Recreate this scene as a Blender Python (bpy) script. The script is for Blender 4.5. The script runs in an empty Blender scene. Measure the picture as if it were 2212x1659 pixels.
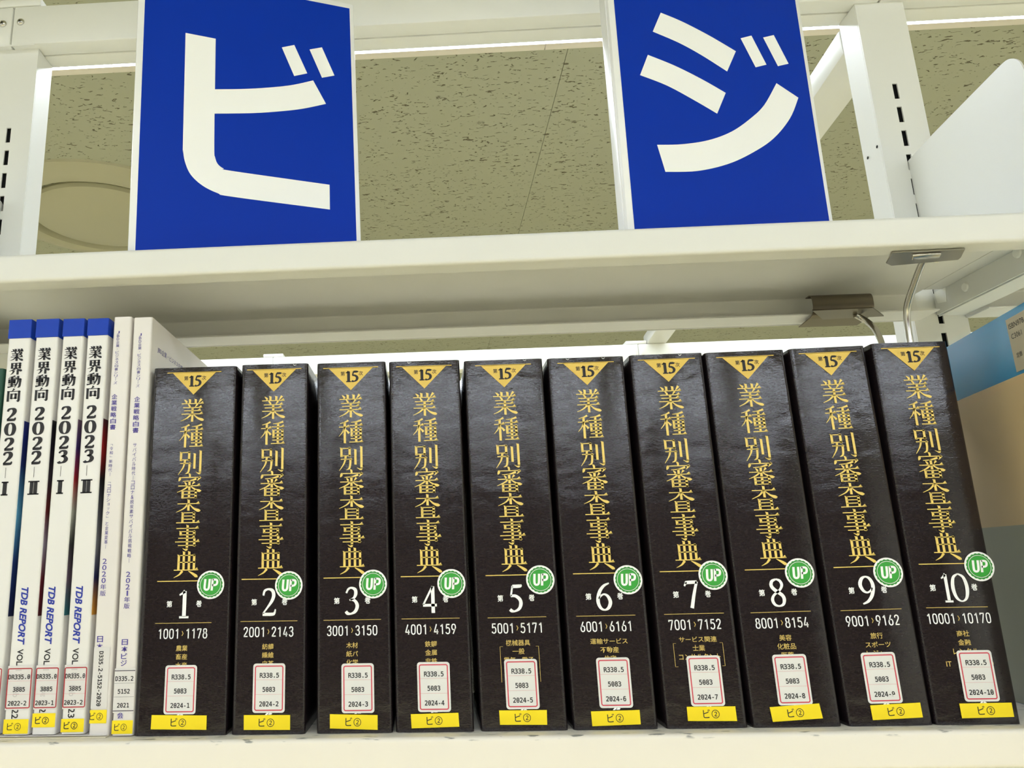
import bpy, bmesh, math, os, random
from mathutils import Vector, Matrix
random.seed(7)
S = bpy.context.scene
COL = S.collection
# ------------------------------------------------------------------ camera
F_PX, YAW, PITCH, ROLL = 1661.0, .0457, .2326, -.0236
cy_, sy_, cp_, sp_, cr_, sr_ = math.cos(YAW), math.sin(YAW), math.cos(PITCH), math.sin(PITCH), math.cos(ROLL), math.sin(ROLL)
r0 = Vector((cy_, sy_, 0)); f0 = Vector((-sy_, cy_, 0)); u0 = Vector((0, 0, 1))
fw = f0*cp_ + u0*sp_; up = u0*cp_ - f0*sp_
rt = r0*cr_ + up*sr_; up2 = up*cr_ - r0*sr_
cam_d = bpy.data.cameras.new('camera'); cam = bpy.data.objects.new('camera', cam_d); COL.objects.link(cam)
M = Matrix((rt, up2, -fw)).transposed().to_4x4(); M.translation = Vector((0, -.5547, .1089))
cam.matrix_world = M
cam_d.sensor_width = 36; cam_d.lens = F_PX/2212*36
cam_d.shift_x = (1106-840.5)/2212; cam_d.clip_start = .02; cam_d.clip_end = 60
S.camera = cam
# ------------------------------------------------------------------ world, exposure
w = bpy.data.worlds.new('room_air'); S.world = w; w.use_nodes = True
w.node_tree.nodes['Background'].inputs[0].default_value = (1, .96, .86, 1)
w.node_tree.nodes['Background'].inputs[1].default_value = .25
S.view_settings.view_transform = 'Standard'; S.view_settings.look = 'None'
S.view_settings.exposure = 0.74; S.view_settings.gamma = 1; S.view_settings.use_curve_mapping = False
S.cycles.use_denoising = True
S.cycles.max_bounces = 8; S.cycles.diffuse_bounces = 5
CEIL = 1.15
LAMP_POWER = 9.0
LAMP_ROWS = [.775, -1.45, -4.05, -6.5, 3.9]         # rear edge (y) of each ceiling strip
# ------------------------------------------------------------------ materials
def srgb(r, g, b):
    return tuple(((c/255)/12.92 if c/255 <= .04045 else ((c/255+.055)/1.055)**2.4) for c in (r, g, b))
def mat(name, col, rough=.5, metal=0., bump=0., bscale=200., stretch=(1, 1, 1), vary=0., vscale=30., coat=0., emit=0., spec=.5):
    m = bpy.data.materials.new(name); m.use_nodes = True
    n = m.node_tree.nodes; l = m.node_tree.links; p = n['Principled BSDF']
    p.inputs['Base Color'].default_value = (*col, 1); p.inputs['Roughness'].default_value = rough
    p.inputs['Metallic'].default_value = metal; p.inputs['Coat Weight'].default_value = coat
    p.inputs['Coat Roughness'].default_value = .25; p.inputs['Specular IOR Level'].default_value = spec
    if emit:
        p.inputs['Emission Color'].default_value = (*col, 1); p.inputs['Emission Strength'].default_value = emit
    if bump or vary:
        g = n.new('ShaderNodeNewGeometry'); mp = n.new('ShaderNodeMapping'); mp.inputs['Scale'].default_value = stretch
        l.new(g.outputs['Position'], mp.inputs['Vector'])
    if bump:
        t = n.new('ShaderNodeTexNoise'); t.inputs['Scale'].default_value = bscale; t.inputs['Detail'].default_value = 3
        l.new(mp.outputs[0], t.inputs['Vector'])
        b = n.new('ShaderNodeBump'); b.inputs['Strength'].default_value = 1; b.inputs['Distance'].default_value = bump
        l.new(t.outputs['Fac'], b.inputs['Height']); l.new(b.outputs[0], p.inputs['Normal'])
    if vary:
        t2 = n.new('ShaderNodeTexNoise'); t2.inputs['Scale'].default_value = vscale; t2.inputs['Detail'].default_value = 4
        l.new(mp.outputs[0], t2.inputs['Vector'])
        mx = n.new('ShaderNodeMix'); mx.data_type = 'RGBA'
        mx.inputs[6].default_value = (*[c*(1-vary) for c in col], 1); mx.inputs[7].default_value = (*[min(1, c*(1+vary)) for c in col], 1)
        l.new(t2.outputs['Fac'], mx.inputs[0]); l.new(mx.outputs[2], p.inputs['Base Color'])
    return m
M_ = {}
M_['paint'] = mat('white_painted_steel', srgb(230, 230, 225), .38, bump=.00002, bscale=900, coat=.15)
M_['paint2'] = mat('white_satin_shelf_paint', srgb(226, 225, 220), .42, bump=.00003, bscale=700, vary=.03, vscale=12, coat=.1)
M_['white_and_light'] = mat('white_paint_and_light_spots', srgb(246, 246, 240), .4)  # bright white; also stands in for light spots on bracket and shelf end
M_['black'] = mat('dark_void', (.002, .002, .002), .9)
M_['steel'] = mat('polished_steel', (.62, .60, .55), .22, 1.0)
M_['brushed'] = mat('brushed_steel', (.34, .32, .28), .34, 1.0, bump=.00002, bscale=500, stretch=(1, 6, 6))
M_['bronze'] = mat('dull_spring_steel', (.17, .145, .11), .3, 1.0)
M_['gold'] = mat('gold_foil', srgb(238, 206, 108), .42, .12, coat=.2)
M_['gold_thin'] = mat('thin_gold_foil', srgb(206, 178, 98), .5, .05)
M_['goldtri'] = mat('gold_triangle_foil', srgb(216, 180, 74), .38, .3, bump=.00006, bscale=500, stretch=(1, 1, 2.2), coat=.3)
M_['ink'] = mat('black_ink', (.008, .006, .008), .5)
M_['white_ink'] = mat('white_ink', srgb(250, 250, 250), .5)
M_['blue_ink'] = mat('blue_ink', srgb(28, 50, 160), .5)
M_['violet_ink'] = mat('violet_ink', srgb(66, 52, 150), .5)
M_['ghost_ink'] = mat('ink_seen_through_film', srgb(200, 195, 194), .5)
M_['red_ink'] = mat('red_label_ink', srgb(206, 66, 84), .5)
M_['red_dark'] = mat('dark_red_label_ink', srgb(176, 30, 44), .5)
M_['pink_ink'] = mat('pink_label_ink', srgb(220, 150, 156), .5)
M_['grey_ink'] = mat('grey_label_ink', srgb(60, 50, 66), .5)
M_['label'] = mat('white_label_paper', srgb(226, 224, 222), .4, coat=.2)
M_['film'] = mat('pale_film_label', srgb(222, 218, 216), .3, coat=.4)
M_['yellow'] = mat('yellow_tape', srgb(250, 222, 0), .42, coat=.1)
M_['green'] = mat('green_sticker_ink', srgb(50, 160, 52), .45)
M_['green_dk'] = mat('green_scallop_ink', srgb(44, 140, 48), .45)
M_['blueface'] = mat('blue_sign_film', srgb(0, 50, 172), .42, bump=.00003, bscale=420, spec=.12)
M_['signwhite'] = mat('white_sign_board', srgb(240, 240, 240), .3, coat=.3)
M_['magwhite'] = mat('white_coated_cover', srgb(232, 229, 226), .3, bump=.00008, bscale=60, coat=.4)
M_['magblue'] = mat('blue_cover_band', srgb(0, 58, 180), .3, bump=.0001, bscale=70, spec=.25, coat=.08)
M_['creamcover'] = mat('off_white_coated_cover', srgb(228, 222, 218), .32, bump=.00008, bscale=50, coat=.4)
M_['pages'] = mat('page_edges', srgb(226, 218, 196), .8, bump=.0001, bscale=400, stretch=(8, .2, .2))
M_['greenbook'] = mat('dark_green_cloth', srgb(28, 74, 60), .6, bump=.0002, bscale=900)
M_['cyan'] = mat('cyan_cover_print', srgb(30, 142, 198), .24, bump=.00012, bscale=60, spec=.4)
M_['beige'] = mat('beige_cover_print', srgb(224, 196, 150), .4, spec=.3)
M_['greygreen'] = mat('grey_green_cover_print', srgb(150, 154, 138), .35)
M_['isbn'] = mat('cream_label_paper', srgb(196, 186, 164), .5)
def leather():
    m = bpy.data.materials.new('black_embossed_cover'); m.use_nodes = True
    n = m.node_tree.nodes; l = m.node_tree.links; p = n['Principled BSDF']
    g = n.new('ShaderNodeNewGeometry')
    def noise(sc, st, det=3, dist=0):
        mp = n.new('ShaderNodeMapping'); mp.inputs['Scale'].default_value = st; l.new(g.outputs['Position'], mp.inputs['Vector'])
        t = n.new('ShaderNodeTexNoise'); t.inputs['Scale'].default_value = sc; t.inputs['Detail'].default_value = det; t.inputs['Distortion'].default_value = dist
        l.new(mp.outputs[0], t.inputs['Vector']); return t
    a = noise(420, (1, 1, 2.6), 4, .6); b = noise(22, (1, 1, 1.6), 2, .3); c = noise(90, (1, 1, 1.5), 2, .3)
    b1 = n.new('ShaderNodeBump'); b1.inputs['Distance'].default_value = .0005; b1.inputs['Strength'].default_value = 1; l.new(b.outputs['Fac'], b1.inputs['Height'])
    b2 = n.new('ShaderNodeBump'); b2.inputs['Distance'].default_value = .00009; l.new(c.outputs['Fac'], b2.inputs['Height']); l.new(b1.outputs[0], b2.inputs['Normal']); b2.inputs['Strength'].default_value = 1
    b3 = n.new('ShaderNodeBump'); b3.inputs['Distance'].default_value = .00004; l.new(a.outputs['Fac'], b3.inputs['Height']); l.new(b2.outputs[0], b3.inputs['Normal']); b3.inputs['Strength'].default_value = 1
    l.new(b3.outputs[0], p.inputs['Normal'])
    p.inputs['Roughness'].default_value = .11; p.inputs['Specular IOR Level'].default_value = .5
    mx = n.new('ShaderNodeMix'); mx.data_type = 'RGBA'; mx.inputs[6].default_value = (*srgb(22, 17, 18), 1); mx.inputs[7].default_value = (*srgb(44, 36, 38), 1)
    l.new(a.outputs['Fac'], mx.inputs[0]); l.new(mx.outputs[2], p.inputs['Base Color'])
    return m
M_['leather'] = leather()
def ceiling_mat():
    m = bpy.data.materials.new('fissured_mineral_board'); m.use_nodes = True
    n = m.node_tree.nodes; l = m.node_tree.links; p = n['Principled BSDF']; p.inputs['Roughness'].default_value = .95
    g = n.new('ShaderNodeNewGeometry'); mp = n.new('ShaderNodeMapping'); mp.inputs['Scale'].default_value = (58, 125, 1); l.new(g.outputs['Position'], mp.inputs['Vector'])
    t = n.new('ShaderNodeTexNoise'); t.inputs['Scale'].default_value = 1; t.inputs['Detail'].default_value = 2.2; t.inputs['Distortion'].default_value = 1.1; l.new(mp.outputs[0], t.inputs['Vector'])
    t2 = n.new('ShaderNodeTexNoise'); t2.inputs['Scale'].default_value = .12; l.new(mp.outputs[0], t2.inputs['Vector'])
    ad = n.new('ShaderNodeMath'); ad.operation = 'MULTIPLY_ADD'; ad.inputs[1].default_value = .15; l.new(t2.outputs['Fac'], ad.inputs[0]); l.new(t.outputs['Fac'], ad.inputs[2])
    cr = n.new('ShaderNodeValToRGB'); cr.color_ramp.elements[0].position = .715; cr.color_ramp.elements[1].position = .75; l.new(ad.outputs[0], cr.inputs[0])
    mx = n.new('ShaderNodeMix'); mx.data_type = 'RGBA'; mx.inputs[6].default_value = (*srgb(172, 173, 152), 1); mx.inputs[7].default_value = (*srgb(106, 100, 80), 1)
    l.new(cr.outputs[0], mx.inputs[0]); l.new(mx.outputs[2], p.inputs['Base Color'])
    b = n.new('ShaderNodeBump'); b.invert = True; b.inputs['Distance'].default_value = .002; l.new(cr.outputs[0], b.inputs['Height']); l.new(b.outputs[0], p.inputs['Normal'])
    return m
M_['ceil'] = ceiling_mat()
def shelf_top_mat():
    m = mat('scuffed_shelf_paint', srgb(236, 229, 217), .42, coat=.1)
    n = m.node_tree.nodes; l = m.node_tree.links; p = n['Principled BSDF']
    g = n.new('ShaderNodeNewGeometry'); sx = n.new('ShaderNodeSeparateXYZ'); l.new(g.outputs['Position'], sx.inputs[0])
    mp = n.new('ShaderNodeMapping'); mp.inputs['Scale'].default_value = (60, 300, 300); l.new(g.outputs['Position'], mp.inputs['Vector'])
    t = n.new('ShaderNodeTexNoise'); t.inputs['Scale'].default_value = 1; t.inputs['Detail'].default_value = 4; l.new(mp.outputs[0], t.inputs['Vector'])
    cr = n.new('ShaderNodeValToRGB'); cr.color_ramp.elements[0].position = .61; cr.color_ramp.elements[1].position = .67; l.new(t.outputs['Fac'], cr.inputs[0])
    # scuffs lie only along the worn front edge of the shelf top
    mr = n.new('ShaderNodeMapRange'); mr.inputs[1].default_value = -.0035; mr.inputs[2].default_value = -.0015; mr.inputs[3].default_value = 0; mr.inputs[4].default_value = 1; l.new(sx.outputs['Z'], mr.inputs[0])
    mu = n.new('ShaderNodeMath'); mu.operation = 'MULTIPLY'; l.new(cr.outputs[0], mu.inputs[0]); l.new(mr.outputs[0], mu.inputs[1])
    mx = n.new('ShaderNodeMix'); mx.data_type = 'RGBA'; mx.inputs[6].default_value = (*srgb(236, 229, 217), 1); mx.inputs[7].default_value = (*srgb(140, 138, 132), 1)
    l.new(mu.outputs[0], mx.inputs[0]); l.new(mx.outputs[2], p.inputs['Base Color'])
    return m
M_['shelftop'] = shelf_top_mat()
M_['lamp'] = mat('lamp_diffuser', (.78, .87, 1), .5, emit=LAMP_POWER)
M_['lamp_rear'] = mat('lamp_diffuser_rear_aisle', (.80, .88, 1), .5, emit=LAMP_POWER*1.35)
M_['lamp_far'] = mat('lamp_diffuser_bright_row', (.80, .87, 1), .5, emit=LAMP_POWER*3.4)
M_['lampframe'] = mat('lamp_trim', srgb(226, 218, 206), .5)
M_['floor'] = mat('vinyl_floor', srgb(228, 216, 172), .5, vary=.05, vscale=3)
M_['wall'] = mat('off_white_wall', srgb(216, 215, 205), .8)
M_['wall_dark'] = mat('dark_wood_panelling', srgb(84, 72, 64), .7)
M_['diff'] = mat('diffuser_paint', srgb(178, 174, 148), .5)
# ------------------------------------------------------------------ geometry helpers
def tag(o, label=None, cat=None, group=None, kind=None):
    if label: o['label'] = label
    if cat: o['category'] = cat
    if group: o['group'] = group
    if kind: o['kind'] = kind
    return o
def empty(name, loc=(0, 0, 0), rot=(0, 0, 0), **k):
    o = bpy.data.objects.new(name, None); COL.objects.link(o); o.location = loc; o.rotation_euler = rot; o.empty_display_size = .02
    return tag(o, **k)
def link(name, me, m, parent=None, loc=None, rot=None, smooth=False):
    o = bpy.data.objects.new(name, me); COL.objects.link(o)
    if m is not None: me.materials.append(m)
    if parent: o.parent = parent
    if loc: o.location = loc
    if rot: o.rotation_euler = rot
    if smooth:
        for p in me.polygons: p.use_smooth = True
    return o
class MB:
    def __init__(s): s.v = []; s.f = []
    def box(s, x0, x1, y0, y1, z0, z1):
        b = len(s.v)
        s.v += [(x0, y0, z0), (x1, y0, z0), (x1, y1, z0), (x0, y1, z0), (x0, y0, z1), (x1, y0, z1), (x1, y1, z1), (x0, y1, z1)]
        s.f += [(b, b+3, b+2, b+1), (b+4, b+5, b+6, b+7), (b, b+1, b+5, b+4), (b+1, b+2, b+6, b+5), (b+2, b+3, b+7, b+6), (b+3, b, b+4, b+7)]
        return s
    def prism(s, pts, fn, a, c):      # pts 2D polygon, fn(p, t) -> xyz
        b = len(s.v); n = len(pts)
        s.v += [fn(p, a) for p in pts] + [fn(p, c) for p in pts]
        s.f += [tuple(b+i for i in range(n))[::-1], tuple(b+n+i for i in range(n))]
        for i in range(n):
            j = (i+1) % n; s.f.append((b+i, b+j, b+n+j, b+n+i))
        return s
    def tube(s, path, r, seg=12):
        path = [Vector(p) for p in path]; b = len(s.v); n = len(path)
        prev = None
        for i, p in enumerate(path):
            t = (path[min(i+1, n-1)] - path[max(i-1, 0)]).normalized()
            if prev is None:
                a = t.orthogonal().normalized()
            else:
                a = (prev - t*prev.dot(t)).normalized()
            prev = a; c = t.cross(a)
            for k in range(seg):
                th = 2*math.pi*k/seg
                s.v.append(tuple(p + a*r*math.cos(th) + c*r*math.sin(th)))
        for i in range(n-1):
            for k in range(seg):
                k2 = (k+1) % seg
                s.f.append((b+i*seg+k, b+i*seg+k2, b+(i+1)*seg+k2, b+(i+1)*seg+k))
        s.f.append(tuple(b+k for k in range(seg))[::-1]); s.f.append(tuple(b+(n-1)*seg+k for k in range(seg)))
        return s
    def lathe(s, prof, seg=64):       # prof: (r, z)
        b = len(s.v); n = len(prof)
        for r, z in prof:
            for k in range(seg):
                th = 2*math.pi*k/seg; s.v.append((r*math.cos(th), r*math.sin(th), z))
        for i in range(n-1):
            for k in range(seg):
                k2 = (k+1) % seg; s.f.append((b+i*seg+k, b+i*seg+k2, b+(i+1)*seg+k2, b+(i+1)*seg+k))
        return s
    def build(s, name, m, parent=None, bevel=0, loc=None, rot=None, smooth=False, segs=2):
        me = bpy.data.meshes.new(name); me.from_pydata(s.v, [], s.f)
        bm = bmesh.new(); bm.from_mesh(me); bmesh.ops.recalc_face_normals(bm, faces=bm.faces)
        if bevel:
            bmesh.ops.bevel(bm, geom=[e for e in bm.edges if len(e.link_faces) == 2 and e.calc_face_angle(0) > .5], offset=bevel, segments=segs, profile=.5, affect='EDGES')
        bm.to_mesh(me); bm.free()
        o = link(name, me, m, parent, loc, rot)
        if smooth or bevel:
            for p in me.polygons: p.use_smooth = True
            try: me.set_sharp_from_angle(angle=math.radians(35))
            except Exception: pass
        return o
def fillet(pts, r, n=4):
    out = [pts[0]]
    for i in range(1, len(pts)-1):
        p = Vector(pts[i]); a = (Vector(pts[i-1])-p); c = (Vector(pts[i+1])-p)
        d = min(r, a.length*.45, c.length*.45); a = p + a.normalized()*d; c = p + c.normalized()*d
        for k in range(n+1):
            t = k/n; out.append(tuple(a*(1-t)**2 + p*2*t*(1-t) + c*t*t))
    out.append(pts[-1]); return out
def sheet(mb, prof, th, x0, x1):      # bent steel sheet, profile in (y, z), extruded along x
    P = [Vector(p) for p in prof]; L = []; Rr = []
    for i, p in enumerate(P):
        t = (P[min(i+1, len(P)-1)] - P[max(i-1, 0)]).normalized(); nrm = Vector((-t.y, t.x))*th/2
        L.append(p+nrm); Rr.append(p-nrm)
    b = len(mb.v); n = len(P)
    for x in (x0, x1):
        mb.v += [(x, q.x, q.y) for q in L] + [(x, q.x, q.y) for q in Rr]
    o = 2*n
    for i in range(n-1):
        mb.f += [(b+i, b+i+1, b+o+i+1, b+o+i), (b+n+i, b+n+i+1, b+o+n+i+1, b+o+n+i)]
        mb.f += [(b+i, b+i+1, b+n+i+1, b+n+i), (b+o+i, b+o+i+1, b+o+n+i+1, b+o+n+i)]
    mb.f += [(b, b+n, b+o+n, b+o), (b+n-1, b+2*n-1, b+o+2*n-1, b+o+n-1)]
    return mb
# ------------------------------------------------------------------ flat print: 2D layers in millimetres
FONTDIR = os.path.join(bpy.utils.resource_path('LOCAL'), 'datafiles', 'fonts')
def font(fn):
    try: return bpy.data.fonts.load(os.path.join(FONTDIR, fn))
    except Exception: return None
MONO = font('DejaVuSansMono.woff2')
_g = {}
def glyphs(s, fnt=None, bold=0., res=3):
    k = (s, fnt.name if fnt else '', bold, res)
    if k in _g: return _g[k]
    cu = bpy.data.curves.new('t', 'FONT'); cu.body = s; cu.resolution_u = res; cu.offset = bold
    if fnt: cu.font = fnt
    o = bpy.data.objects.new('t', cu); COL.objects.link(o); bpy.context.view_layer.update()
    me = bpy.data.meshes.new_from_object(o.evaluated_get(bpy.context.evaluated_depsgraph_get()))
    v = [(q.co.x, q.co.y) for q in me.vertices]; f = [tuple(p.vertices) for p in me.polygons]
    bpy.data.objects.remove(o); bpy.data.curves.remove(cu); bpy.data.meshes.remove(me)
    _g[k] = (v, f); return _g[k]
def catmull(pts, n=6):
    out = []
    for i in range(len(pts)-1):
        p0 = pts[max(i-1, 0)]; p1 = pts[i]; p2 = pts[i+1]; p3 = pts[min(i+2, len(pts)-1)]
        for k in range(n):
            t = k/n
            out.append(tuple(.5*((2*b)+(-a+c)*t+(2*a-5*b+4*c-d)*t*t+(-a+3*b-3*c+d)*t**3) for a, b, c, d in zip(p0, p1, p2, p3)))
    out.append(pts[-1]); return out
class Ink:
    """flat layer of print; coordinates (u right, v up) in mm"""
    def __init__(s): s.v = []; s.f = []
    def poly(s, pts): b = len(s.v); s.v += [(p[0], p[1]) for p in pts]; s.f.append(tuple(range(b, b+len(pts)))); return s
    def rect(s, u0, u1, v0, v1): return s.poly([(u0, v0), (u1, v0), (u1, v1), (u0, v1)])
    def disc(s, u, v, r, n=40, sc=0, amp=0):
        pts = []
        for k in range(n):
            a = 2*math.pi*k/n; rr = r*(1+amp*abs(math.sin(a*sc/2))) if sc else r
            pts.append((u+rr*math.cos(a), v+rr*math.sin(a)))
        return s.poly(pts)
    def ring(s, u, v, r0, r1, n=48):
        for k in range(n):
            a = 2*math.pi*k/n; b = 2*math.pi*(k+1)/n
            s.poly([(u+r0*math.cos(a), v+r0*math.sin(a)), (u+r1*math.cos(a), v+r1*math.sin(a)), (u+r1*math.cos(b), v+r1*math.sin(b)), (u+r0*math.cos(b), v+r0*math.sin(b))])
        return s
    def text(s, t, u, v, h, w=None, fnt=None, bold=0., rot=0., shear=0., res=3):
        """h = height of the ink box, w = its width (None keeps the shape)"""
        vs, fs = glyphs(t, fnt, bold, res)
        xs = [p[0] for p in vs]; ys = [p[1] for p in vs]
        x0, x1, y0, y1 = min(xs), max(xs), min(ys), max(ys); sy = h/(y1-y0); sx = (w/(x1-x0)) if w else sy
        b = len(s.v); c, sn = math.cos(rot), math.sin(rot)
        for x, y in vs:
            yy = (y-(y0+y1)/2)*sy; xx = (x-(x0+x1)/2)*sx + shear*yy
            s.v.append((u+xx*c-yy*sn, v+xx*sn+yy*c))
        s.f += [tuple(b+i for i in f) for f in fs]; return s
    def up(s, u, v):
        for x0, st in ((-2.55, [[(8, 2), (8, 66), (13, 86), (25, 92), (37, 86), (42, 66), (42, 2)]]), (2.75, [[(8, 2), (8, 99)], [(8, 8), (28, 8), (41, 14), (45, 30), (41, 47), (28, 54), (8, 54)]])):
            for q in st:
                s.brush([(x, y, 17) for x, y in q], lambda p: (u+x0+(p[0]-25)/50*4.6+.006*(50-p[1]), v-(p[1]-50)/100*8.2))
        return s
    def brush(s, pts, T=lambda p: p):
        """pts (x, y, width) smooth stroke"""
        P = catmull(pts) if len(pts) > 2 else pts
        L = []; R = []
        for i, p in enumerate(P):
            a = P[max(i-1, 0)]; c = P[min(i+1, len(P)-1)]; dx, dy = c[0]-a[0], c[1]-a[1]; d = math.hypot(dx, dy) or 1
            nx, ny = -dy/d*p[2]/2, dx/d*p[2]/2
            L.append((p[0]+nx, p[1]+ny)); R.append((p[0]-nx, p[1]-ny))
        for i in range(len(P)-1):
            s.poly([T(L[i]), T(L[i+1]), T(R[i+1]), T(R[i])])
        return s
    def rrect(s, u0, u1, v0, v1, r, n=5):
        pts = []
        for cx, cy, a0 in ((u1-r, v1-r, 0), (u0+r, v1-r, 90), (u0+r, v0+r, 180), (u1-r, v0+r, 270)):
            for k in range(n+1):
                a = math.radians(a0+90*k/n); pts.append((cx+r*math.cos(a), cy+r*math.sin(a)))
        return s.poly(pts)
    def rframe(s, u0, u1, v0, v1, r, t, n=5):
        o = Ink().rrect(u0, u1, v0, v1, r, n).v; i = Ink().rrect(u0+t, u1-t, v0+t, v1-t, max(r-t, .05), n).v
        m = len(o)
        for k in range(m):
            j = (k+1) % m; s.poly([o[k], o[j], i[j], i[k]])
        return s
    def xf(s, fn): s.v = [fn(p) for p in s.v]; return s
    def build(s, name, m, parent, off=.00015, place=None):
        place = place or (lambda p, o: (p[0]/1000, -o, p[1]/1000))
        me = bpy.data.meshes.new(name); me.from_pydata([place(p, off) for p in s.v], [], s.f)
        return link(name, me, m, parent)
# ---- brush-drawn Mincho characters on a 100 x 100 grid, y down
MIN = {
'業': [('h', 4, 22, 96), ('v', 38, 3, 22), ('v', 62, 3, 22), ('p', (14, 5, 2), (21, 11, 7), (26, 18, 9)), ('p', (86, 3, 10), (80, 11, 7), (73, 21, 2)),
      ('p', (31, 24, 3), (36, 30, 7), (40, 37, 7)), ('p', (70, 24, 9), (64, 32, 5), (60, 37, 2)), ('h', 11, 39, 90), ('h', 15, 52, 86), ('h', 5, 66, 94), ('v', 50, 39, 99),
      ('p', (46, 67, 8), (28, 83, 5), (3, 95, 1.5)), ('p', (54, 67, 3), (72, 83, 7), (92, 91, 11), (99, 90, 1))],
'種': [('p', (40, 4, 8), (26, 11, 5), (6, 16, 2)), ('h', 2, 31, 45), ('v', 25, 12, 99), ('p', (24, 33, 6), (15, 53, 4), (1, 70, 1.5)), ('p', (29, 42, 3), (36, 50, 7), (42, 58, 9)),
      ('p', (92, 4, 9), (72, 10, 5), (50, 12, 2)), ('h', 44, 25, 98), ('v', 71, 11, 92), ('v', 53, 36, 72), ('v', 89, 36, 72), ('r', 53, 38, 89), ('r', 53, 52, 89), ('r', 53, 67, 89), ('h', 49, 80, 95), ('h', 43, 94, 99)],
'別': [('v', 11, 6, 44), ('v', 44, 6, 44), ('r', 11, 9, 44), ('r', 11, 39, 44), ('r', 8, 53, 48), ('p', (47, 52, 9), (46, 74, 8), (42, 90, 7), (30, 96, 1)), ('p', (28, 40, 9), (22, 68, 6), (2, 99, 1.5)),
      ('v', 67, 13, 76), ('v', 91, 2, 92), ('p', (92, 88, 9), (88, 96, 6), (73, 88, 1))],
'審': [('p', (45, 0, 2), (50, 5, 8), (51, 14, 7)), ('p', (12, 14, 6), (10, 22, 10), (6, 30, 3)), ('r', 12, 16, 90), ('p', (92, 15, 12), (86, 24, 5), (80, 30, 1)),
      ('p', (77, 22, 8), (52, 29, 5), (22, 31, 2)), ('p', (30, 34, 2), (35, 40, 7), (38, 45, 7)), ('p', (70, 33, 9), (64, 40, 5), (60, 45, 1)), ('h', 5, 49, 95), ('v', 50, 28, 66),
      ('p', (46, 50, 7), (28, 63, 5), (1, 74, 1.5)), ('p', (54, 50, 3), (74, 64, 7), (90, 69, 11), (99, 69, 1)), ('v', 24, 68, 99), ('v', 77, 68, 99), ('r', 24, 70, 77), ('r', 24, 83, 77), ('r', 24, 96, 77), ('v', 50, 70, 97)],
'査': [('h', 5, 18, 95), ('v', 50, 1, 47), ('p', (47, 20, 8), (30, 38, 5), (1, 52, 1.5)), ('p', (53, 20, 3), (72, 38, 7), (90, 46, 12), (99, 46, 1)),
      ('v', 28, 52, 94), ('v', 73, 52, 94), ('r', 28, 55, 73), ('r', 28, 68, 73), ('r', 28, 81, 73), ('h', 3, 95, 98)],
'事': [('h', 5, 13, 95), ('v', 50, 0, 92), ('p', (51, 88, 9), (47, 97, 7), (33, 90, 1)), ('v', 23, 23, 41), ('v', 77, 23, 41), ('r', 23, 25, 77), ('r', 23, 38, 77),
      ('h', 14, 51, 82), ('h', 2, 65, 100), ('r', 14, 79, 80), ('v', 79, 51, 84)],
'典': [('v', 20, 13, 70), ('v', 81, 13, 70), ('r', 20, 16, 81), ('v', 40, 1, 70), ('v', 61, 1, 70), ('r', 20, 42, 81), ('h', 2, 71, 99),
      ('p', (36, 74, 10), (24, 88, 6), (3, 99, 1.5)), ('p', (60, 75, 2), (76, 84, 8), (92, 95, 11), (94, 99, 3))],
'界': [('v', 21, 4, 50), ('v', 79, 4, 50), ('r', 21, 6, 79), ('r', 21, 26, 79), ('r', 21, 46, 79), ('v', 50, 5, 47), ('p', (48, 48, 10), (30, 60, 6), (2, 71, 1.5)), ('p', (52, 48, 3), (72, 60, 8), (90, 66, 12), (99, 67, 1)),
      ('p', (36, 64, 13), (32, 82, 8), (14, 99, 1.5)), ('v', 66, 62, 99)],
'動': [('p', (52, 3, 9), (32, 8, 5), (8, 11, 2)), ('r', 2, 20, 58), ('v', 30, 9, 86), ('v', 11, 29, 62), ('v', 48, 29, 62), ('r', 11, 31, 48), ('r', 11, 45, 48), ('r', 11, 58, 48), ('r', 5, 72, 55),
      ('p', (1, 92, 9), (30, 87, 5), (58, 80, 2)), ('r', 56, 28, 90), ('p', (91, 27, 12), (90, 60, 11), (86, 88, 10), (72, 96, 1)), ('p', (73, 3, 11), (73, 50, 9), (50, 99, 1.5))],
'向': [('p', (52, 1, 11), (46, 10, 7), (36, 20, 1.5)), ('v', 11, 17, 99), ('r', 11, 21, 90), ('v', 90, 18, 92), ('p', (90, 88, 12), (86, 97, 8), (72, 90, 1)), ('v', 35, 38, 80), ('v', 66, 38, 80), ('r', 35, 41, 66), ('r', 35, 72, 66)],
}
def mincho(ink, ch, u, v, w, h, T=8.5, t=3.6, k=1.):
    X = lambda p: (u+(p[0]-50)/100*w, v-(p[1]-50)/100*h)
    for s in MIN[ch]:
        if s[0] in 'hr':
            _, a, y, b = s; ink.poly([X((a, y-t/2)), X((b, y-t/2)), X((b, y+t/2)), X((a, y+t/2))])
            if s[0] == 'h': ink.poly([X((b-15*k, y-t/2)), X((b-5, y-t/2-8*k)), X((b, y+t/2))])
            else: ink.poly([X((b-T*.7, y-t/2)), X((b+T*.1, y-t/2-3)), X((b+T*.75, y+t*.3)), X((b, y+t))])
        elif s[0] == 'v':
            _, x, a, b = s; ink.poly([X((x-T/2-2, a-1)), X((x+T/2, a+1.5)), X((x+T/2, b)), X((x-T/2, b-1)), X((x-T/2, a+3))])
        else:
            ink.brush([(q[0], q[1], max(q[2]*k, 1)) for q in s[1:]], X)
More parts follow.
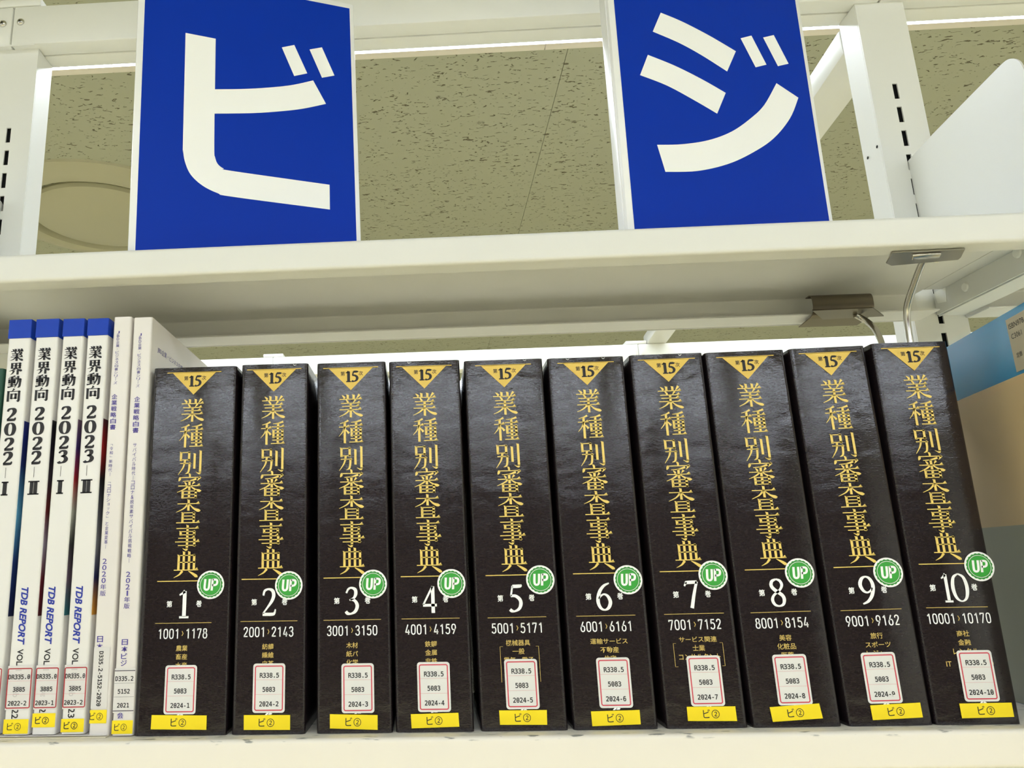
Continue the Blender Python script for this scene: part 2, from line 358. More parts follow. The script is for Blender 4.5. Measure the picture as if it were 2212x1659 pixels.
DIG = {  # centre lines on a 60 x 100 grid, y down: (x, y, weight 0..1)
'0': [[(30, 2, .15), (12, 15, .7), (5, 50, 1), (12, 85, .7), (30, 98, .15), (48, 85, .7), (55, 50, 1), (48, 15, .7), (30, 2, .15)]],
'1': [[(10, 17, .1), (22, 11, .3), (33, 3, .7)], [(32, 3, 1), (32, 96, 1)], [(12, 98, .25), (52, 98, .25)]],
'2': [[(7, 26, .35), (12, 9, .5), (28, 3, .35), (44, 9, .9), (49, 26, 1), (42, 46, .8), (24, 70, .35), (6, 92, .2)], [(5, 94, .75), (44, 94, .75), (53, 90, .5), (57, 76, .1)]],
'3': [[(8, 22, .3), (16, 8, .4), (29, 3, .35), (44, 10, .9), (46, 26, .9), (38, 40, .5), (21, 48, .2)], [(24, 45, .3), (42, 50, .7), (52, 68, 1), (44, 88, .8), (26, 97, .3), (12, 95, .8), (6, 88, .7)]],
'4': [[(42, 3, .4), (4, 69, .3)], [(3, 71, .6), (58, 71, .6)], [(43, 3, 1), (43, 99, 1)]],
'5': [[(20, 7, .8), (50, 6, .8), (54, 0, .1)], [(20, 5, .3), (12, 42, .35)], [(11, 42, .4), (30, 42, .7), (46, 54, .9), (50, 70, 1), (42, 88, .7), (24, 97, .3), (12, 95, .8), (6, 90, .7)]],
'6': [[(54, 2, .1), (32, 12, .6), (14, 34, .9), (6, 66, 1), (14, 90, .7), (30, 98, .25), (46, 90, .8), (54, 70, 1), (46, 50, .7), (32, 42, .25), (18, 48, .3), (10, 58, .2)]],
'7': [[(6, 20, .2), (12, 9, .5), (16, 7, .8), (56, 6, .8)], [(55, 4, .6), (40, 50, .8), (27, 99, 1)]],
'8': [[(30, 2, .2), (14, 9, .7), (9, 24, .9), (18, 38, .9), (34, 50, .9), (48, 62, .9), (52, 76, .9), (46, 92, .6), (30, 98, .2), (14, 92, .6), (7, 76, .8), (14, 60, .5), (32, 47, .4), (44, 36, .5), (50, 22, .7), (44, 8, .6), (30, 2, .2)]],
'9': [[(6, 98, .1), (28, 88, .6), (46, 66, .9), (54, 34, 1), (46, 10, .7), (30, 2, .25), (14, 10, .8), (6, 30, 1), (14, 50, .7), (28, 58, .25), (42, 52, .3), (50, 42, .2)]],
'I': [[(30, 2, 1), (30, 98, 1)], [(10, 2, .3), (50, 2, .3)], [(10, 98, .3), (50, 98, .3)]],
'H': [[(20, 2, 1), (20, 98, 1)], [(42, 2, 1), (42, 98, 1)], [(0, 2, .3), (62, 2, .3)], [(0, 98, .3), (62, 98, .3)]],
}
DIN = {
'0': [[(25, 4), (11, 11), (6, 30), (6, 70), (11, 89), (25, 96), (39, 89), (44, 70), (44, 30), (39, 11), (25, 4)]], '1': [[(11, 24), (30, 5)], [(30, 1), (30, 99)]],
'2': [[(7, 28), (10, 12), (25, 4), (40, 12), (42, 28), (36, 46), (7, 92)], [(4, 93), (46, 93)]],
'3': [[(8, 22), (13, 9), (25, 4), (39, 10), (42, 26), (38, 40), (20, 46)], [(20, 46), (39, 54), (45, 72), (39, 90), (25, 96), (11, 90), (6, 77)]],
'4': [[(30, 1), (6, 75)], [(2, 76), (49, 76)], [(36, 52), (36, 99)]], '5': [[(44, 6), (9, 6)], [(12, 4), (9, 46)], [(9, 46), (24, 37), (39, 45), (44, 66), (39, 87), (24, 96), (8, 89), (5, 80)]],
'6': [[(33, 1), (10, 52)], [(25, 42), (11, 48), (6, 68), (11, 89), (25, 96), (39, 89), (44, 68), (39, 48), (25, 42)]], '7': [[(2, 6), (46, 6)], [(44, 4), (18, 99)], [(6, 6), (6, 20)]],
'8': [[(25, 4), (12, 10), (9, 25), (13, 40), (25, 46), (37, 40), (41, 25), (38, 10), (25, 4)], [(25, 46), (10, 53), (5, 71), (10, 90), (25, 96), (40, 90), (45, 71), (40, 53), (25, 46)]],
'9': [[(17, 99), (40, 48)], [(25, 58), (39, 52), (44, 32), (39, 11), (25, 4), (11, 11), (6, 32), (11, 52), (25, 58)]]}
def din(ink, s, u, v, h, w):
    st = w/len(s)
    for i, ch in enumerate(s):
        cu = u-w/2+st*(i+.5)
        for q in DIN[ch]: ink.brush([(x, y, 11.5) for x, y in q], lambda p: (cu+(p[0]-25)/50*st*.80, v-(p[1]-50)/100*h))
def digit(ink, ch, u, v, w, h, T=13, thin=3.5):
    X = lambda p: (u+(p[0]-30)/60*w, v-(p[1]-50)/100*h)
    for s in DIG[ch]:
        ink.brush([(x, y, thin+(T-thin)*q) for x, y, q in s], X)
# ================================================================== ROOM
fl = MB().box(-5, 5, -7.5, 5, -1.56, -1.5).build('floor', M_['floor']); tag(fl, 'beige vinyl library floor below the shelves', kind='structure')
for nm, b in (('wall_back', (-5, 5, 5, 5.06)), ('wall_front', (-5, 5, -7.56, -7.5)), ('wall_left', (-5.06, -5, -7.5, 5)), ('wall_right', (5, 5.06, -7.5, 5))):
    tag(MB().box(*b, -1.5, 1.2).build(nm, M_['wall_dark'] if nm == 'wall_front' else M_['wall']), kind='structure')
ce = MB().box(-5, 5, -7.5, 5, CEIL+.02, CEIL+.05).build('ceiling', M_['wall']); tag(ce, 'ceiling of fissured mineral boards between lamp strips', kind='structure')
edges = sorted([(y-.16-(.04 if y < -3 else 0), y+.02) for y in [r + .066 for r in LAMP_ROWS]])
spans = []; last = -7.5
for a, b in edges:
    spans.append((last, a)); last = b
spans.append((last, 5.0))
bm_cache = {}
xs_ = [-3.315+1.82*i for i in range(6)]
xs_ = [-5]+[x for x in xs_ if -5 < x < 5]+[5]
for a, b in spans:
    nb = max(1, round((b-a)/1.82))
    for i in range(nb):
        y0 = a+(b-a)*i/nb; y1 = a+(b-a)*(i+1)/nb
        for j in range(len(xs_)-1):
            key = (round(y1-y0, 4), round(xs_[j+1]-xs_[j], 4)); c = ((xs_[j]+xs_[j+1])/2, (y0+y1)/2, CEIL)
            if key not in bm_cache:
                o = MB().box(-key[1]/2+.0006, key[1]/2-.0006, -key[0]/2+.0006, key[0]/2-.0006, 0, .012).build('ceiling_panel', M_['ceil'], ce); bm_cache[key] = o.data
            else:
                o = link('ceiling_panel', bm_cache[key], None, ce)
            o.location = c
# lamps: long recessed strips
for ri, r in enumerate(LAMP_ROWS):
    y1 = r+.066; y0 = y1-.14; wide = .04 if r < -3 else 0
    t = empty('ceiling_lamp', (0, (y0+y1)/2, CEIL), label=['continuous white ceiling light strip seen just above the ceiling boards behind the top beam', 'ceiling light strip over the aisle in front of the shelf', 'second ceiling light strip in front of the shelf', 'third ceiling light strip in front of the shelf, farthest forward', 'ceiling light strip far behind the shelf'][ri], cat='lamp')
    if ri == 0:
        seg = [(-4.9, -2.1), (-2.1, .2763), (.2763, 2.6), (2.6, 4.9)]
    elif ri in (1, 4):
        seg = [(-4.9, -1.9), (-1.9, 1.0), (1.0, 4.9)]
    else:
        seg = [(-3.9, -1.5), (-1.1, 1.3), (1.7, 3.9)]
    for a, b in seg:
        MB().box(a+.001, b-.001, -.07-wide, .068, .002, .006).build('diffuser', M_['lamp_rear' if ri == 0 else 'lamp_far' if ri in (2, 3) else 'lamp'], t)
    for y in ((.071, .090), (-.088-wide, -.071-wide)):
        fr = MB()
        for a, b in seg: fr.box(a+.0006, b-.0006, y[0], y[1], -.0012, .012)
        fr.build('lamp_trim', M_['lampframe'], t)
# round air diffuser
t = empty('ceiling_diffuser', (-.93, 1.51, CEIL), label='large round air diffuser on the ceiling between left post and left sign', cat='air diffuser')
MB().lathe([(.315, .0), (.312, -.006), (.30, -.010), (.27, -.022), (.245, -.026), (.232, -.02), (.222, 0), (.222, .02)], 96).build('outer_ring', M_['diff'], t, smooth=True)
MB().lathe([(.222, .018), (.01, .018)], 64).build('throat', M_['black'], t)
MB().lathe([(.198, .004), (.203, -.008), (.2, -.018), (.17, -.03), (.10, -.038), (.03, -.040), (.001, -.040)], 96).build('inner_disc', M_['diff'], t, smooth=True)
# ================================================================== OUR RACK
PITCH_S = .0266
def upright(name, xc, label):
    t = empty(name, (xc, .165, 0), label=label, cat='shelf post')
    hw = .0246; top = .673; bot = -1.5; sw = .0025
    cols = MB()
    z0s = [.5593-PITCH_S*k for k in range(0, 30)]
    cols.box(-hw, -sw, 0, .0016, bot, top); cols.box(sw, hw, 0, .0016, bot, top)
    prev = top
    for z in z0s:
        cols.box(-sw, sw, 0, .0016, z+.0175, prev); prev = z
    cols.box(-sw, sw, 0, .0016, bot, prev)
    cols.build('front_face', M_['paint'], t)
    MB().box(-hw, -hw+.0016, .0017, .032, bot, top).box(hw-.0016, hw, .0017, .032, bot, top).box(-hw+.0017, hw-.0017, .0304, .032, bot, top).build('side_channel', M_['paint'], t, bevel=.0004, segs=1)
    MB().box(-.006, .006, .004, .012, bot, top-.01).build('slot_shade', M_['black'], t)  # black strip put in so the slots look dark, in place of shade
    return t
up_r = upright('shelf_upright', .4911, 'white slotted steel post at right between the blue sign and the white bracket plate')
up_l = upright('shelf_upright', -.4354, 'white slotted steel post at the left edge, left of the tall blue sign')
for (y, z) in ((.1714, .5102), (.189, .5078)):
    MB().lathe([(.0016, 0), (.0001, 0)], 12).build('screw_hole', M_['black'], up_r, loc=(-.0249, y-.165, z), rot=(0, math.pi/2, 0))
# top beam: two back to back channels with a dark seam, joined over each post
def beam_part(mb, x0, x1, y0, y1): return mb.box(x0, x1, y0, y1, .673, .722)
t = empty('top_beam', (0, .157, .673), label='white steel top beam running across the top of the posts, with cross-head screws at its left joint', cat='beam')
for k, (a, b) in enumerate(((-1.36, -.4395), (-.4385, .4906), (.4916, 1.41))):
    MB().box(a, b, 0, .0212, 0, .049).build('front_channel', M_['paint'], t, bevel=.0022)
    MB().box(a, b, .0222, .0425, 0, .049).build('rear_channel', M_['paint'], t, bevel=.0015)
MB().box(-.4600, -.4110, -.0006, .0, -.0018, .0001).build('joint_plate', M_['paint'], t)
MB().box(-.47, -.4085, .0, .045, .0492, .060).build('joint_cap', M_['paint'], t, bevel=.003)
def screw(parent, x, z, y):
    h = MB().lathe([(.0042, 0), (.0041, .0008), (.0032, .0019), (.0016, .0025), (.0001, .0026)], 24).build('screw', M_['steel'], parent, loc=(x, y, z), rot=(math.pi/2, 0, 0), smooth=True)
    MB().box(-.0018, .0018, -.0004, .0004, .0020, .0028).box(-.0004, .0004, -.0018, .0018, .0020, .0028).build('cross_slot', M_['black'], h, rot=(0, 0, .4))
for x, z in ((-.4492, .0274), (-.4293, .0285), (.4813, .0285), (.5005, .0285)): screw(t, x, z, -.0001)
# tie to the rack behind
t = empty('tie_beam', (.4925, .1995, .64), (0, 0, -math.atan2(.0985, 1.14)), label='white steel tie running back from the right post to the rack behind', cat='beam')
MB().box(-.0245, .0245, 0, 1.18, 0, .031).build('tie_tube', M_['paint'], t, bevel=.004)
# rack behind
t = empty('rear_rack_beam', (0, 1.34, .64), label='bright white top beam of the next rack, glimpsed just over the black books', cat='beam')
MB().box(-1.9, -.385, 0, .042, -.05, 0).box(-.384, .5436, 0, .042, -.05, 0).box(.5446, 1.9, 0, .042, -.05, 0).build('beam_channel', M_['white_and_light'], t, bevel=.0022)
for xc in (-.384, .540): MB().box(xc-.026, xc+.026, .0, .044, .0004, .009).build('joint_cap', M_['white_and_light'], t, bevel=.002)
for xc in (.5346, .553, -.395, -.373):
    MB().lathe([(.0042, 0), (.0032, .0019), (.0001, .0026)], 20).build('screw', M_['white_and_light'], t, loc=(xc, -.0001, -.026), rot=(math.pi/2, 0, 0), smooth=True)
for xc in (-.384, .5441):
    tag(MB().box(xc-.0246, xc+.0246, 1.348, 1.38, -1.5, .588).build('rear_rack_upright', M_['paint'], bevel=.002),
        'white post of the next rack, hidden behind the books at %s' % ('left' if xc < 0 else 'right'), 'shelf post')
# ---- shelves
def shelf(name, z, label, topm):
    t = empty(name, (0, 0, z), label=label, cat='shelf')
    prof = [(.133, -.0265), (.1635, -.0265), (.1635, -.0006), (-.0134, -.0006), (-.0134, -.0222), (.0045, -.0222), (.0045, -.0195)]
    sheet(MB(), fillet(prof, .0026, 5), .0012, -.4335, .4700).build('tray', topm, t, smooth=True)
    MB().box(.4701, .4885, -.0128, .150, -.0015, 0).build('tray_end_strip', topm, t)
    MB().box(.4701, .4885, -.0142, -.0128, -.0215, 0).build('front_end_cap', topm, t, bevel=.0006, segs=1)
    MB().box(.4872, .4886, -.012, .163, -.0225, -.0016).build('end_flange', M_['paint'], t)
    MB().box(-.4340, -.4326, -.012, .160, -.0225, -.0016).build('end_flange', M_['paint'], t)
    MB().box(-.4325, .4700, .1643, .1650, -.0272, -.0235).build('rear_edge_lip', M_['paint'], t)
    return t
sh_u = shelf('upper_shelf', .3505, 'white steel shelf crossing the photo at mid height, carrying the two blue signs', M_['paint2'])
for y, z, r in ((.0563, .3458, .0048), (.1205, .3400, .0042)):
    MB().lathe([(r, 0), (r*.8, .0012), (.0001, .0014)], 20).build('oval_light_disc', M_['white_and_light'], sh_u, loc=(.4871, y, z-.3505), rot=(0, -math.pi/2, 0), smooth=True)  # white discs stand in for holes with bright light behind
sh_l = shelf('lower_shelf', 0, 'white steel shelf with scuffed front edge under the black books', M_['shelftop'])
# next bay's shelves on the right
def bracket(name, x, z, label):
    t = empty(name, (x, .165, z), label=label, cat='bracket')
    o = [(.005, .1375), (.005, .1275), (.0006, .1265), (.0006, -.0235), (-.1775, -.0235), (-.1775, .02), (-.1640, .085)]
    o += catmull([(-.1525, .130), (-.1495, .1430), (-.1440, .1500), (-.1370, .1532), (-.1250, .1527)], 4)
    o += [(-.04, .1448), (.0, .1395)]
    MB().prism(o, lambda p, q: (q, p[0], p[1]), -.0008, .0008).build('plate', M_['paint'], t)
    MB().box(.0009, .022, -.176, -.002, -.0235, -.0222).build('bottom_lip', M_['paint'], t)
    MB().prism([(-.0205, -.0012), (-.0181, -.0149), (-.0060, -.0125), (-.0041, -.0008)], lambda p, q: (q, p[0], p[1]), -.0038, -.0026).build('light_patch_plate', M_['white_and_light'], t)  # white plate added in place of a patch of light near the hook
    return t
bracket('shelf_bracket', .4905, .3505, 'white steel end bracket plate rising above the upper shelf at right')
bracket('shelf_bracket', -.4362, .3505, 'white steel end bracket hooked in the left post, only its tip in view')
def next_shelf(z, label, x0=.513, x1=1.4, cx0=.492, cx1=.5125):
    t = empty('next_bay_shelf', (0, 0, z), label=label, cat='shelf')
    prof = [(.133, -.0265), (.1635, -.0265), (.1635, -.0006), (-.0134, -.0006), (-.0134, -.0222), (.0045, -.0222), (.0045, -.0195)]
    sheet(MB(), fillet(prof, .0026, 5), .0012, x0, x1).build('tray', M_['paint2'], t, smooth=True)
    MB().box(cx0, cx1, -.0142, -.002, -.0228, 0).build('front_end_cap', M_['paint2'], t, bevel=.001)
next_shelf(.3505, "white shelf of the neighbouring bay continuing past the right bracket")
next_shelf(0, "lower white shelf of the neighbouring bay beyond the right post")
next_shelf(.3505, 'white shelf of the neighbouring bay left of the left post', -1.34, -.46, -.4595, -.4375)
next_shelf(0, 'lower white shelf of the neighbouring bay left of the left post', -1.34, -.46, -.4595, -.4375)
# ================================================================== WIRE BOOKEND
t = empty('hanging_bookend', (.400, .03, .328), label='chrome wire bookend hanging from two clips under the upper shelf at right', cat='bookend')
def rel(p): return (p[0]-.400, p[1]-.03, p[2]-.328)
path = [(.3995, .022, .3295), (.400, .031, .3355), (.400, .0405, .3335), (.400, .056, .3200), (.400, .0665, .3090), (.400, .0705, .3000), (.400, .0722, .2880), (.400, .0735, .26), (.400, .076, .20), (.400, .0785, .165), (.400, .085, .155), (.400, .098, .155), (.400, .1045, .165), (.400, .107, .20), (.400, .1085, .26), (.400, .1100, .285), (.3995, .1145, .3005), (.398, .1205, .3100), (.394, .1235, .3155), (.389, .1230, .3185)]
MB().tube([rel(p[:3]) for p in catmull(path, 4)], .0026, 14).build('wire', M_['steel'], t, smooth=True)
MB().prism([(-.0500, -.0345), (.0015, -.0358), (.0094, -.0192), (.0103, -.0145), (-.0354, -.0074), (-.0423, -.0128)], lambda p, q: (p[0], p[1], q), -.0020, -.0008).build('front_clip', M_['brushed'], t, bevel=.0003, segs=1)
MB().prism([(-.0342, -.0318), (-.014, -.0331), (-.0105, -.0248), (-.0299, -.0233)], lambda p, q: (p[0], p[1], q), -.0042, -.0021).build('clip_catch', M_['steel'], t, bevel=.0008)
roll = [(.136, .3402), (.1290, .3402), (.1262, .3385), (.1250, .3350), (.1250, .3290), (.1262, .3245), (.1290, .3218), (.1340, .3205), (.1560, .3190)]
sheet(MB(), [(a-.03, b-.328) for a, b in fillet(roll, .004, 4)], .0009, -.0455, .0080).build('rear_clip', M_['bronze'], t, smooth=True)
MB().prism([(-.056, .0771), (-.0052, .0756), (.0188, .1016), (-.0338, .1047)], lambda p, q: (p[0], p[1], -.0085+q), -.0006, .0006).build('clip_wing', M_['bronze'], t)
# ================================================================== SIGNS
BI = [[(30.8, 208.8), (56.2, 208.2), (57.0, 158.6), (80.5, 163.1), (102.1, 168.3), (122.8, 174.5), (142.3, 182.8), (154.0, 161.2), (131.8, 152.4), (109.7, 146.0), (88.1, 140.9), (57.3, 135.3), (58.1, 100.8), (58.9, 94.7), (61.2, 88.9), (66.1, 85.3), (73.8, 84.0), (156.8, 82.5), (157.0, 59.1), (74.3, 60.5), (62.0, 62.2), (49.6, 67.4), (39.9, 75.9), (34.9, 86.6), (32.9, 97.1), (32.5, 104.7)], [(113.9, 211.0), (125.1, 215.8), (137.0, 189.0), (125.2, 184.1)], [(139.0, 213.9), (150.4, 218.4), (161.9, 191.4), (150.4, 187.0)]]
JI = [[(45.8, 204.9), (65.6, 199.4), (90.0, 189.9), (114.6, 178.3), (103.0, 157.0), (79.9, 169.3), (59.3, 178.1), (36.0, 185.0)], [(28.9, 161.9), (52.9, 155.3), (76.8, 146.2), (98.7, 136.1), (87.6, 115.2), (66.9, 125.2), (43.4, 135.3), (19.5, 141.6)], [(121.2, 192.0), (132.7, 196.5), (143.6, 169.5), (132.1, 165.2)], [(144.4, 196.4), (155.9, 200.7), (166.6, 173.8), (155.1, 169.7)], [(27.9, 79.8), (51.0, 83.0), (76.4, 89.7), (99.4, 100.3), (119.9, 115.2), (135.2, 129.7), (150.8, 152.5), (171.0, 141.2), (159.1, 120.1), (139.6, 98.9), (116.9, 83.1), (91.5, 69.9), (62.0, 60.5), (32.6, 56.6)]]
def smooth_poly(p, n=6):
    # round the curved runs of an outline; corners sharper than 38 degrees stay corners
    m = len(p); cor = []
    for i in range(m):
        a, b, c = p[i-1], p[i], p[(i+1) % m]
        t = math.atan2(c[1]-b[1], c[0]-b[0])-math.atan2(b[1]-a[1], b[0]-a[0]); t = abs((t+math.pi) % (2*math.pi)-math.pi)
        cor.append(t > math.radians(38))
    if not any(cor): return p
    s0 = cor.index(True); idx = [(s0+i) % m for i in range(m+1)]; out = []; run = [p[idx[0]]]
    for i in idx[1:]:
        run.append(p[i])
        if cor[i]:
            out += (catmull(run, n)[:-1] if len(run) > 2 else run[:-1]); run = [p[i]]
    return out
def sign(A, B, polys, skew, label, side, W=181, H=265.4, lb=5.6, rb=4.2):
    dx, dy = B[0]-A[0], B[1]-A[1]
    t = empty('letter_sign', (A[0], A[1], .3505), (0, 0, math.atan2(dy, dx)), label=label, cat='sign')
    sh = lambda u, v: (u+skew*v, v)
    outer = [sh(-lb, 0), sh(W+rb, 0), sh(W+rb, H+5.5), sh(-lb, H+5.5)]
    MB().prism([(a/1000, b/1000) for a, b in outer], lambda p, q: (p[0], q, p[1]), 0, .014).build('board', M_['signwhite'], t, bevel=.0012)
    if side: MB().prism([(a/1000, b/1000) for a, b in [sh(-lb-.7, 0), sh(-lb+.4, 0), sh(-lb+.4, H+5), sh(-lb-.7, H+5)]], lambda p, q: (p[0], q, p[1]), .0035, .0045).build('side_seam', M_['signwhite'], t)
    Ink().poly([sh(0, 4.5), sh(W, 4.5), sh(W, H), sh(0, H)]).build('blue_face', M_['blueface'], t, .0002)
    k = Ink()
    for p in polys: k.poly(smooth_poly(p))
    k.build('character', M_['white_ink'], t, .0004)
sign((-.223, 0), (-.053, .062), BI, -.016, 'tall blue sign with a white katakana BI standing on the upper shelf at left', False)
sign((.1654, 0), (.335, .05), JI, .014, 'tall blue sign with a white katakana JI standing on the upper shelf at right', True, W=181.5)
# ================================================================== BLACK REFERENCE BOOKS
BOOKS = [
 (-.1732, .0635, .2585, .005, (17.7, 98.9), (-.8, 29.5), [(-19.9, 13.4), (18.2, 12.8), (18.3, 3.7), (-20.1, 4.3)], '1', '1001', '1178', ['農業', '畜産', '水産']),
 (-.1128, .0504, .2587, .0063, (12.9, 97.3), (.1, 29.6), [(-16.7, 12.5), (15.0, 12.3), (15.1, 2.9), (-16.5, 3.1)], '2', '2001', '2143', ['紡績', '繊維', '皮革']),
 (-.0542, .0515, .2578, .0026, (14.0, 96.9), (2.6, 28.6), [(-16.5, 12.3), (15.8, 11.4), (15.7, 2.1), (-16.5, 3.3)], '3', '3001', '3150', ['木材', '紙パ', '化学']),
 (-.0001, .0525, .2571, .0047, (14.4, 96.1), (.1, 28.6), [(-16.0, 11.5), (16.0, 12.1), (16.3, 3.4), (-15.6, 2.6)], '4', '4001', '4159', ['鉄鋼', '金属', '非鉄']),
 (.0595, .0578, .2558, .0007, (16.7, 97.2), (-.2, 29.5), [(-16.3, 13.1), (15.4, 12.9), (15.0, 3.7), (-16.2, 4.1)], '5', '5001', '5171', ['機械器具', '一般', '電気・電子']),
 (.1197, .0557, .2554, .0018, (16.3, 95.9), (1.3, 29.4), [(-15.8, 11.6), (16.2, 12.1), (16.2, 3.2), (-15.6, 2.4)], '6', '6001', '6161', ['運輸サービス', '不動産', '住宅']),
 (.1793, .0528, .2558, -.0018, (14.9, 97.6), (1.9, 29.6), [(-12.4, 13.6), (19.2, 13.4), (19.3, 4.3), (-12.5, 4.8)], '7', '7001', '7152', ['サービス関連', '士業', 'コンサルタント']),
 (.2375, .0569, .2558, -.0081, (15.5, 97.7), (.4, 29.4), [(-16.8, 12.7), (15.4, 14.3), (16.4, 5.1), (-16.0, 3.6)], '8', '8001', '8154', ['美容', '化粧品', '医薬']),
 (.2973, .0538, .2566, -.0108, (14.6, 96.7), (-1.6, 29.7), [(-12.0, 12.9), (20.1, 13.8), (20.2, 4.7), (-11.8, 3.8)], '9', '9001', '9162', ['旅行', 'スポーツ', 'レジャー']),
 (.3525, .0535, .2581, .003, (18.6, 99.5), (4.5, 29.9), [(-10.7, 13.0), (22.3, 13.2), (22.3, 4.5), (-10.6, 4.0)], '10', '10001', '10170', ['商社', '金融', 'レンタル']),
]
def book_body(t, w, h, d, mc, mp, corner=.0018, board=.0012, spine=.0016):
    # cover = spine + two boards bent from one sheet; profile in (x, y), extruded along z
    hw = w/2
    prof = fillet([(-hw+board/2, d), (-hw+board/2, spine/2), (hw-board/2, spine/2), (hw-board/2, d)], corner, 4)
    P = [Vector(p) for p in prof]; mb = MB(); L = []; R = []
    for i, p in enumerate(P):
        q = (P[min(i+1, len(P)-1)] - P[max(i-1, 0)]).normalized(); nn = Vector((-q.y, q.x))*board/2
        L.append(p+nn); R.append(p-nn)
    n = len(P)
    for z in (0, h): mb.v += [(q.x, q.y, z) for q in L] + [(q.x, q.y, z) for q in R]
    o = 2*n
    for i in range(n-1):
        mb.f += [(i, i+1, o+i+1, o+i), (n+i, n+i+1, o+n+i+1, o+n+i), (i, i+1, n+i+1, n+i), (o+i, o+i+1, o+n+i+1, o+n+i)]
    mb.f += [(0, n, o+n, o), (n-1, 2*n-1, o+2*n-1, o+n-1)]
    cv = mb.build('cover', mc, t, smooth=True)
    MB().box(-hw+board+.0001, hw-board-.0001, board+.0008, d-.002, .0003, h-.0008).build('page_block', mp, t)
    return cv
CJK = None
BLAB = ['black gold-lettered book numbered one, widest of the set, beside the off-white yearbooks', 'black gold-lettered book numbered two, between numbers one and three'] + ['black gold-lettered book numbered %s, between numbers %s and %s' % q for q in (('three', 'two', 'four'), ('four', 'three', 'five'), ('five', 'four', 'six'), ('six', 'five', 'seven'), ('seven', 'six', 'eight'), ('eight', 'seven', 'nine'), ('nine', 'eight', 'ten'))] + ['black gold-lettered book numbered ten, last at right beside the blue and beige book']
VOLWORD = ['one', 'two', 'three', 'four', 'five', 'six', 'seven', 'eight', 'nine', 'ten']
for bi, (xc, wd, h, lean, st, lb, ye, vol, ra, rb, subj) in enumerate(BOOKS):
    t = empty('reference_book', (xc, 0, .0002), (0, lean, 0), label=BLAB[bi], cat='book', group='black reference set on the lower shelf')
    cv = book_body(t, wd, h, .182, M_['leather'], M_['pages'], corner=.0024)
    k = h*1000/258.5
    # crest: gold line and triangle with number 15
    c = Ink().poly([(-20.9, 254.4*k-.25), (20.3, 254.4*k-.25), (20.3, 254.4*k+.35), (-20.9, 254.4*k+.35)]).poly([(-16.9, 254.4*k), (-.3, 237.2*k), (16.5, 254.4*k)])
    c.build('gold_triangle', M_['goldtri'], t, .00012)
    c = Ink(); digit(c, '1', -2.1, 247.7*k, 5.6, 8.2, 23, 6); digit(c, '5', 2.7, 247.7*k, 5.4, 8.2, 22, 6)
    c.text('第', -6.3, 249.9*k, 3.4, 3.2, bold=.012).text('次', 7.3, 249.9*k, 3.4, 3.3, bold=.01)
    c.build('edition_print', M_['ink'], t, .00024)
    # gold title
    c = Ink()
    for ch, a, b in (('業', 234.4, 216.2), ('種', 215.1, 197.0), ('別', 195.3, 177.0), ('審', 178.2, 159.6), ('査', 159.4, 141.6), ('事', 141.0, 122.6), ('典', 122.6, 103.9)):
        mincho(c, ch, -.5, (a+b)/2*k, 18.2, (a-b)*.99*k, 9.2, 3.5)
    c.build('title_print', M_['gold'], t, .00012)
    c = Ink().rect(-20.8, 20.3, 101.5*k, 102.1*k)
    c.build('gold_rule', M_['gold'], t, .00012)
    c = Ink().rect(-20.8, 19.2, 73.1*k, 73.5*k)
    for i, s in enumerate(subj):
        wch = {2: 8.1, 3: 12.3, 4: 16.4, 5: 20.0, 6: 25.0, 7: 27.5}[len(s)]
        c.text(s, -1.1+(1.0 if bi > 4 else 0), (56.5-5.6*i)*k, 3.9 if 'ー' not in s else 3.7, wch, bold=.01, res=2)
    if bi in (4, 6):
        for sg in (-1, 1):
            x = -.4+sg*(13.2 if bi == 4 else 16.5); b0 = (31 if bi == 4 else 39)*k
            c.rect(min(x, x-sg*.3), max(x, x-sg*.3), b0, 54.2*k).rect(min(x, x-sg*2), max(x, x-sg*2), 54.0*k, 54.2*k)
            if bi == 6: c.rect(min(x, x-sg*2), max(x, x-sg*2), b0, b0+.2)
    if bi == 9: c.text('IT', -12.5, 37.5*k, 3.2, 3.4, bold=.01).text('）', 15.5, 37.5*k, 3.8, .9)
    c.build('subject_print', M_['gold_thin'], t, .00012)
    c = Ink(); cx = -1.0
    if vol == '10':
        digit(c, '1', -5.2, 86.1*k, 7.8, 18.6*k, 16, 4); digit(c, '0', 3.5, 86.1*k, 11, 18.6*k, 13, 3.5)
    elif vol == '1': digit(c, '1', -.9, 86.1*k, 10, 18.6*k, 16, 5)
    else: digit(c, vol, cx, 86.1*k, 10.4, 18.6*k, 14, 4)
    dd = 13.4 if vol == '10' else (10.6 if vol != '1' else 10.4)
    c.text('第', -dd-.9, 86.2*k, 4.4, 4.0, bold=.02).text('巻', dd-.5, 86.2*k, 4.4, 4.1, bold=.02)
    wn = 15.3 if len(ra) == 4 else 18.5
    gap = 2.2
    din(c, ra, -1.0-gap-wn/2, 66.2*k, 6.7, wn+.8); din(c, rb, -1.0+gap+wn/2, 66.2*k, 6.7, wn+.8)
    c.build('volume_print', M_['white_ink'], t, .00012)
    c = Ink(); u = -1.0; v = 66.3*k
    c.poly([(u-.6, v+1.6), (u-.1, v+1.6), (u+.7, v), (u-.1, v-1.6), (u-.6, v-1.6), (u+.15, v)])
    c.build('range_arrow', M_['gold_thin'], t, .00012)
    # publisher mark between the two labels
    c = Ink(); u, v = lb[0], 12.9*k
    c.poly([(u-2.6, v-.6), (u+.2, v+2.2), (u+1.7, v+2.2), (u-1.0, v-.6)]).poly([(u-.4, v-.4), (u+1.2, v+1.3), (u+2.6, v+.3), (u+1.9, v-.4)])
    c.build('logo_print', M_['white_ink'], t, .00012)
